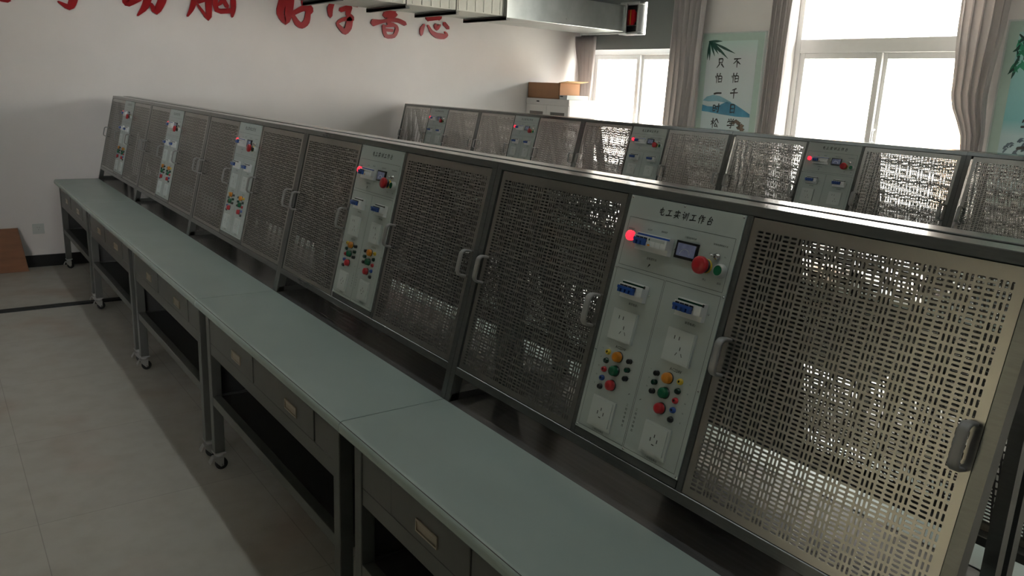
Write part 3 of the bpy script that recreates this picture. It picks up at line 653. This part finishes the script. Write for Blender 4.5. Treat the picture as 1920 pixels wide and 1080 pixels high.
    # lit lamp, meter, stop, start, toggle
    PART('indicator_lamp', lambda q: q.lathe((0.588, 0.598, 0.0015), [(0.0135, 0), (0.0135, 0.003), (0.0118, 0.004), (0.0118, 0.012), (0.009, 0.0155), (0.004, 0.017)], 'lamp', ks=['chrome', 'chrome', 'lamp', 'lamp', 'lamp', 'lamp']), 'lit red indicator lamp')
    def breaker(q, x0, x1, v0, v1, h, nt, tx0, tx1, main):
        q.box(x0, x1, v0, v1, 0.0015, h*0.62, 'breaker'); dv = v1-v0
        q.box(x0, x1, v0+dv*0.30, v1-dv*0.18, h*0.62, h, 'breaker')
        q.box(x0+0.001, x1-0.001, v1-dv*0.16, v1-dv*0.06, h*0.62, h*0.66, 'dgreen' if not main else 'blue')
        for i in range(1, nt + (3 if main else 0)):
            xx = x0+(x1-x0)*i/(nt+(3 if main else 0)); q.box(xx-0.0003, xx+0.0003, v0+dv*.3, v1-dv*.18, h, h+0.0002, 'lightgrey')
        pw = (tx1-tx0)/nt
        for i in range(nt):
            xa = tx0+pw*i
            q.box(xa+pw*.12, xa+pw*.88, v0+dv*.50, v0+dv*.76, h, h+0.002, 'black')
            q.box(xa+pw*.18, xa+pw*.82, v0+dv*.30, v0+dv*.60, h, h+0.008, 'blue')
        q.box(tx0+pw*.12, tx1-pw*.12, v0+dv*.52, v0+dv*.68, h+0.002, h+0.0095, 'blue')
        if main:
            q.box(tx1+0.003, x1-0.006, v0+dv*.62, v0+dv*.78, h, h+0.0003, 'lightgrey'); q.box(tx1+0.004, tx1+0.007, v0+dv*.64, v0+dv*.74, h, h+0.0006, 'green')
            q.box(tx1+0.003, tx1+0.010, v0+dv*.33, v0+dv*.42, h, h+0.0006, 'orange')
        else: q.box(x1-0.004, x1-0.0005, v1-dv*.2, v1-dv*.02, h*0.6, h*0.7, 'black')
        q.lathe((x1+0.006, (v0+v1)/2, 0.0015), [(0.0022, 0), (0.0018, 0.002), (0.0005, 0.0022)], 'chrome', 8)
    PART('circuit_breaker', lambda q: breaker(q, 0.614, 0.713, 0.5715, 0.611, 0.024, 3, 0.620, 0.656, True), 'white main breaker with three blue levers')
    PART('circuit_breaker', lambda q: breaker(q, 0.604, 0.676, 0.4575, 0.496, 0.022, 4, 0.606, 0.658, False), 'breaker with four ganged blue levers')
    PART('circuit_breaker', lambda q: breaker(q, 0.773, 0.846, 0.4575, 0.496, 0.022, 4, 0.775, 0.827, False), 'breaker with four ganged blue levers')
    def meter(q):
        x0, x1, v0, v1 = 0.727, 0.785, 0.5745, 0.6125
        q.box(x0, x1, v0, v1, 0.0015, 0.0085, 'black'); q.box(x0+0.005, x1-0.003, v0+0.006, v1-0.005, 0.0085, 0.0088, 'lcd')
        q.add([(x0+0.029+0.014*math.cos(t), v0+0.010+0.012*math.sin(t), 0.0092) for t in [PI*i/8 for i in range(9)]] + [(x0+0.029+0.0128*math.cos(t), v0+0.010+0.0108*math.sin(t), 0.0092) for t in [PI*i/8 for i in range(9)]], [(i, i+1, i+10, i+9) for i in range(8)], 'lightgrey')
    PART('voltage_meter', meter, 'black framed meter with grey screen')
    def stop(q):
        q.lathe((0.815, 0.5725, 0.0015), [(0.015, 0), (0.015, 0.006), (0.010, 0.007), (0.010, 0.015), (0.0175, 0.0155), (0.0190, 0.019), (0.0185, 0.026), (0.0155, 0.0285), (0.006, 0.0295)], 'red', 24, ks=['yellow', 'black', 'black', 'red', 'red', 'red', 'red', 'red', 'red'])
        for a0 in (0.5, 0.5+PI):
            A_ = [a0+1.9*i/8 for i in range(9)]
            q.add([(0.815+0.0128*math.cos(t), 0.5725+0.0128*math.sin(t), 0.0302) for t in A_]+[(0.815+0.0115*math.cos(t), 0.5725+0.0115*math.sin(t), 0.0302) for t in A_], [(i, i+1, i+10, i+9) for i in range(8)], 'white')
    PART('stop_button', stop, 'red mushroom stop button')
    PART('start_button', lambda q: q.lathe((0.855, 0.570, 0.0015), [(0.0145, 0), (0.0145, 0.008), (0.012, 0.013), (0.0105, 0.013), (0.0105, 0.0125), (0.0095, 0.014)], 'lightgrey', 22, ks=['lightgrey', 'lightgrey', 'lightgrey', 'green', 'green', 'green']), 'round green start button')
    def toggle(q):
        q.lathe((0.836, 0.5975, 0.0015), [(0.007, 0), (0.007, 0.003), (0.0045, 0.0035), (0.0045, 0.009)], 'chrome', 12); q.tube([(0.836, 0.5975, 0.009), (0.832, 0.5975, 0.019)], [0.0016, 0.0026], 'chrome')
    PART('toggle_switch', toggle)
    def socket1(q, x0):
        x1 = x0+0.077; v0, v1 = 0.357, 0.4285
        q.box(x0, x1, v0, v1, 0.0015, 0.0065, 'white'); q.box(x0+0.002, x1-0.002, v0+0.002, v1-0.002, 0.0065, 0.008, 'white')
        c = (x0+x1)/2+0.004
        for dx in (-0.0065, 0.0065): q.box(c-0.012+dx-0.0009, c-0.012+dx+0.0009, v0+0.050, v0+0.058, 0.008, 0.0083, 'black')
        q.box(c+0.003-0.0009, c+0.003+0.0009, v0+0.029, v0+0.037, 0.008, 0.0083, 'black')
        for s_ in (-1, 1):
            a = (c+0.003+s_*0.0055, v0+0.024); b = (c+0.003+s_*0.0095, v0+0.017); nx = 0.0009
            q.add([(a[0]-nx, a[1], 0.0083), (a[0]+nx, a[1], 0.0083), (b[0]+nx, b[1], 0.0083), (b[0]-nx, b[1], 0.0083)], [(0, 1, 2, 3)], 'black')
        q.box(x1-0.016, x1-0.006, v0+0.004, v0+0.0055, 0.008, 0.0082, 'lightgrey')
    PART('wall_socket', lambda q: socket1(q, 0.591)); PART('wall_socket', lambda q: socket1(q, 0.762))
    def socket2(q, x0):
        x1 = x0+0.074; v0, v1 = 0.149, 0.220
        q.box(x0, x1, v0, v1, 0.0015, 0.006, 'white'); q.box(x0+0.006, x1-0.006, v0+0.008, v1-0.004, 0.006, 0.0085, 'white')
        c, d = (x0+x1)/2, (v0+v1)/2
        for bx in ((c-0.001, c+0.001, d+0.006, d+0.013), (c-0.0105, c-0.0085, d-0.004, d+0.004), (c+0.0085, c+0.0105, d-0.004, d+0.004), (c-0.0035, c+0.0035, d-0.011, d-0.009)): q.box(*bx, 0.0085, 0.0088, 'black')
    PART('wall_socket', lambda q: socket2(q, 0.594)); PART('wall_socket', lambda q: socket2(q, 0.764))
    def pilot(q, x, v, k): q.lathe((x, v, 0.0015), [(0.0130, 0), (0.0130, 0.002), (0.0118, 0.0025), (0.0118, 0.011), (0.0105, 0.0135), (0.005, 0.0145)], k, 20, ks=['black', 'black', k, k, k, k])
    for x in (0.6385, 0.7935):
        for v, k in ((0.322, 'orange'), (0.289, 'green'), (0.2545, 'red')):
            PART('pilot_light', lambda q: pilot(q, x, v, k), 'unlit %s pilot light' % k)
    def jack(q, x, v, k): q.lathe((x, v, 0.0015), [(0.0068, 0), (0.0068, 0.003), (0.0055, 0.0035), (0.0055, 0.007), (0.0025, 0.0072), (0.0025, 0.005)], k, 14, ks=[k, k, k, k, 'black', 'black'])
    for x in (0.604, 0.8265):
        for i, k in enumerate(('yellow', 'dgreen', 'red', 'blue', 'black')):
            PART('terminal_jack', lambda q: jack(q, x, 0.3245-0.0208*i, k), '%s terminal jack' % {'dgreen': 'green'}.get(k, k))
    def post(q, x, v, k): q.lathe((x, v, 0.0015), [(0.0060, 0), (0.0060, 0.003), (0.0048, 0.004), (0.0058, 0.005), (0.0058, 0.009), (0.004, 0.0105)], k, 14)
    for x in (0.676, 0.7605):
        for i, k in enumerate(('black', 'dgreen', 'black')): PART('binding_post', lambda q: post(q, x, 0.3225-0.0200*i, k))
    return r

bench = make_bench(); rack = make_rack(); index_kids()
pos = ['against back wall', 'second from back wall', 'middle one', 'second nearest camera', 'nearest camera']
rows = [(0.0, 'front row'), (ROWB, 'rear row')]
first = True
for dy, rn in rows:
    for side in (0, 1):
        sn = 'near side' if side == 0 else 'window side'
        for i in range(5):
            b = bench if first else copy_tree(bench); k = rack if first else copy_tree(rack); first = False
            if side == 0:
                b.location = (i*L, dy, 0); k.location = (i*L, dy+YF, 0.7485); b.rotation_euler = k.rotation_euler = (0, 0, 0)
            else:
                b.location = ((i+1)*L, dy+2*YM, 0); k.location = ((i+1)*L, dy+2*YM-YF, 0.7485); b.rotation_euler = k.rotation_euler = (0, 0, PI)
            tag(b, 'workbench with green mat, %s of %s, %s' % (sn, rn, pos[i]), 'workbench', 'wheeled workbenches')
            tag(k, 'perforated rack with control panel, %s of %s, %s' % (sn, rn, pos[i]), 'equipment rack', 'perforated control racks on the benches')

# ------------------------------------------------------------------ storage cabinet and boxes
cab = empty('storage_cabinet', (-0.10, 4.93, 0)); tag(cab, 'white metal cabinet in the corner under the cardboard box', 'cabinet')
m = MB(); m.box(0, 0.78, 0.012, 0.40, 0, 1.545, 'cab'); m.build('body', cab, 0.003)
for x0, x1 in ((0.005, 0.389), (0.391, 0.775)):
    m = MB(); w = 0.065
    for bx in ((x0, x0+w, 0.02, 1.475), (x1-w, x1, 0.02, 1.475), (x0+w, x1-w, 1.40, 1.475), (x0+w, x1-w, 0.02, 0.75)): m.box(bx[0], bx[1], 0, 0.012, bx[2], bx[3], 'cab')
    d = m.build('door', cab, 0.001); m = MB(); m.box(x0+w, x1-w, 0.006, 0.0115, 0.75, 1.40, 'cabglass'); m.build('pane', d)
m = MB(); m.box(0.20, 0.245, -0.002, 0.012, 1.505, 1.52, 'black'); m.box(0, 0.78, 0.002, 0.012, 1.48, 1.545, 'cab'); m.build('badge_strip', cab)

bx = empty('cardboard_box', (-0.10, 4.95, 1.546)); tag(bx, 'open brown cardboard box lying on the white cabinet', 'box')
m = MB(); t = 0.006; X, Y, Z = 0.58, 0.30, 0.175
m.box(0, X, 0, t, 0, Z, 'card'); m.box(0, X, Y-t, Y, 0, Z, 'card'); m.box(0, t, 0, Y, 0, Z, 'card'); m.box(X-t, X, 0, Y, 0, Z, 'card'); m.box(0, X, 0, Y, 0, t, 'card'); m.build('body', bx)
m = MB(); m.add([(X-0.02, 0.0, Z), (X-0.02, Y, Z), (X+0.12, Y+0.02, Z+0.02), (X+0.12, 0.02, Z+0.02)], [(0, 1, 2, 3)], 'cardin'); o = m.build('flap', bx); s_ = o.modifiers.new('s', 'SOLIDIFY'); s_.thickness = 0.005
m = MB(); m.add([(0, 0, Z), (X, 0, Z), (X-0.05, 0.10, Z-0.02), (0.05, 0.10, Z-0.02)], [(0, 1, 2, 3)], 'card'); o = m.build('flap', bx); s_ = o.modifiers.new('s', 'SOLIDIFY'); s_.thickness = 0.005
sb = empty('carton', (0.50, 4.95, 1.546)); tag(sb, 'flat white labelled carton beside the cardboard box', 'box')
m = MB(); m.box(0, 0.13, -0.01, 0.30, 0, 0.045, 'white'); m.box(0.01, 0.06, -0.012, -0.009, 0.026, 0.038, 'black'); m.box(0.01, 0.11, -0.012, -0.009, 0.010, 0.016, 'lightgrey'); m.build('body', sb)
for o_ in (bx,): o_.scale = (1, 1, 1)

# ------------------------------------------------------------------ duct along the room to the first window
dc = empty('air_duct', (0, 0, 2.295)); tag(dc, 'galvanised rectangular air duct running to the first window', 'duct')
def cx(y): return 0.69 - 0.20*(y-3.75)/1.85
def duct(y0, y1, w, h, k, name, rib=0, z=0):
    m = MB(); a, b = cx(y0), cx(y1)
    vs = [(a-w/2, y0, z), (a+w/2, y0, z), (a+w/2, y0, z+h), (a-w/2, y0, z+h), (b-w/2, y1, z), (b+w/2, y1, z), (b+w/2, y1, z+h), (b-w/2, y1, z+h)]
    m.add(vs, [(0, 1, 2, 3), (7, 6, 5, 4), (0, 4, 5, 1), (1, 5, 6, 2), (2, 6, 7, 3), (3, 7, 4, 0)], k)
    if rib:
        y = y0+0.02
        while y < y1:
            c = cx(y)+w/2; m.box(c-0.002, c+0.006, y, y+0.012, z+0.01, z+h-0.01, k); y += rib
    return m.build(name, dc, 0.003)
duct(3.80, 5.52, 0.70, 0.27, 'duct', 'steel_section')
duct(1.6, 3.78, 0.68, 0.25, 'ductw', 'ribbed_section', 0.10, 0.012)
for y in (3.79, 5.52): duct(y-0.012, y+0.012, 0.75, 0.31, 'duct', 'flange', 0, -0.02)
for y in (3.78, 3.18, 2.64, 2.0):
    b = MB(); b.box(cx(y)-0.36, cx(y)+0.40, y-0.02, y+0.02, -0.026, -0.004, 'bracket'); b.box(cx(y)-0.36, cx(y)+0.40, y-0.02, y-0.016, -0.026, 0.01, 'bracket')
    for s_ in (-1, 1): b.tube([(cx(y)+s_*0.375, y, -0.02), (cx(y)+s_*0.375, y, CEIL-2.285)], 0.005, 'bracket')
    b.build('hanger', dc)
m = MB(); m.box(cx(4.6)+0.352, cx(4.6)+0.356, 4.6, 4.61, 0.05, 0.06, 'chrome'); m.build('screw', dc)

# grey board over the first window with the fan opening
m = MB(); a0, a1, b0, b1 = 0.70, 1.02, 2.27, 2.61
for q in ((-0.05, a0, 2.12, 2.92), (a1, 1.66, 2.12, 2.92), (a0, a1, 2.12, b0), (a0, a1, b1, 2.92)): m.box(q[0], q[1], WINY-0.03, WINY-0.012, q[2], q[3], 'greyboard')
tag(m.build('window_board'), 'grey board covering the top of the first window behind the duct', 'board')
fan = empty('exhaust_fan', (0.70, WINY-0.03, 2.27)); tag(fan, 'square steel exhaust fan with red motor at the duct end', 'fan')
m = MB()
for q in ((0, 0.30, 0, 0.03), (0, 0.30, 0.31, 0.34), (0, 0.03, 0.03, 0.31), (0.27, 0.30, 0.03, 0.31)): m.box(q[0], q[1], -0.10, 0.0, q[2], q[3], 'duct')
m.build('housing', fan, 0.004)
m = MB(); m.lathe((0.15, -0.06, 0.19), [(0.045, 0), (0.06, 0.01), (0.06, 0.07), (0.04, 0.08)], 'red', 20, axis=1); m.box(0.10, 0.20, -0.075, -0.055, 0.10, 0.26, 'red'); m.box(0.145, 0.155, -0.077, -0.075, 0.10, 0.26, 'yellow'); m.build('motor', fan)
m = MB(); m.box(0.03, 0.27, -0.03, -0.022, 0.095, 0.105, 'caster'); m.box(0.03, 0.27, -0.012, -0.006, 0.03, 0.31, 'dark'); m.build('bracket', fan)

# ------------------------------------------------------------------ small things by the back wall
ob = empty('outlet', (WALLX, -0.135, 0.325)); tag(ob, 'grey socket plate low on the back wall beside the bench', 'outlet')
m = MB(); m.box(0, 0.009, -0.043, 0.043, -0.043, 0.043, 'lightgrey'); m.box(0.009, 0.011, -0.03, 0.03, -0.03, 0.03, 'lightgrey')
for dy_, dz in ((-0.008, 0.012), (0.008, 0.012), (0, -0.006)): m.box(0.011, 0.0115, dy_-0.001, dy_+0.001, dz-0.004, dz+0.004, 'black')
m.build('plate', ob)
bd = empty('wooden_board', (0, 0, 0)); tag(bd, 'orange brown wooden board leaning on the back wall at the left edge', 'board')
m = MB()
vs = [(0.045, -1.25, 0.001), (0.045, -0.245, 0.001), (-0.100, -0.285, 0.345), (-0.100, -1.25, 0.345), (0.022, -1.25, 0.001), (0.022, -0.245, 0.001), (-0.118, -0.285, 0.335), (-0.118, -1.25, 0.335)]
m.add(vs, [(0, 1, 2, 3), (7, 6, 5, 4), (0, 4, 5, 1), (1, 5, 6, 2), (2, 6, 7, 3), (3, 7, 4, 0)], 'wood'); m.build('panel', bd, 0.002)
m = MB(); m.prism([(1.230, 0), (1.314, 0), (1.302, 0.010), (1.242, 0.010)], -3.4, 0.75, 'rubber', axis='y')
m2 = MB(); m2.add([(x, y, z) for (x, y, z) in m.v], m.f, 'rubber'); tag(m2.build('cable_cover'), 'black cable cover strip lying across the floor', 'cable cover')

# ------------------------------------------------------------------ added ceiling tube lamps (unseen above the frame, they throw the bench shadow on the floor)
for x, wh in ((1.5, 'nearest the back wall'), (3.6, 'second from the back wall'), (5.7, 'third from the back wall'), (7.8, 'farthest from the back wall')):
    t = empty('tube_lamp', (x, 0.19, CEIL)); tag(t, 'added ceiling tube lamp above the front row, ' + wh, 'lamp', 'added ceiling tube lamps')
    m = MB(); m.box(-0.62, 0.62, -0.05, 0.05, -0.05, 0, 'white'); m.build('housing', t)
    m = MB(); m.tube([(-0.6, 0, -0.075), (0.6, 0, -0.075)], 0.016, 'tube', 12); m.build('tube', t)
    l = bpy.data.lights.new('tube_light', 'AREA'); l.shape = 'RECTANGLE'; l.size = 1.9; l.size_y = 0.06; l.energy = 3.8; l.color = (0.90, 1.0, 0.96)
    o = bpy.data.objects.new('tube_light', l); COL.objects.link(o); o.location = (x, 0.19, CEIL-0.10)
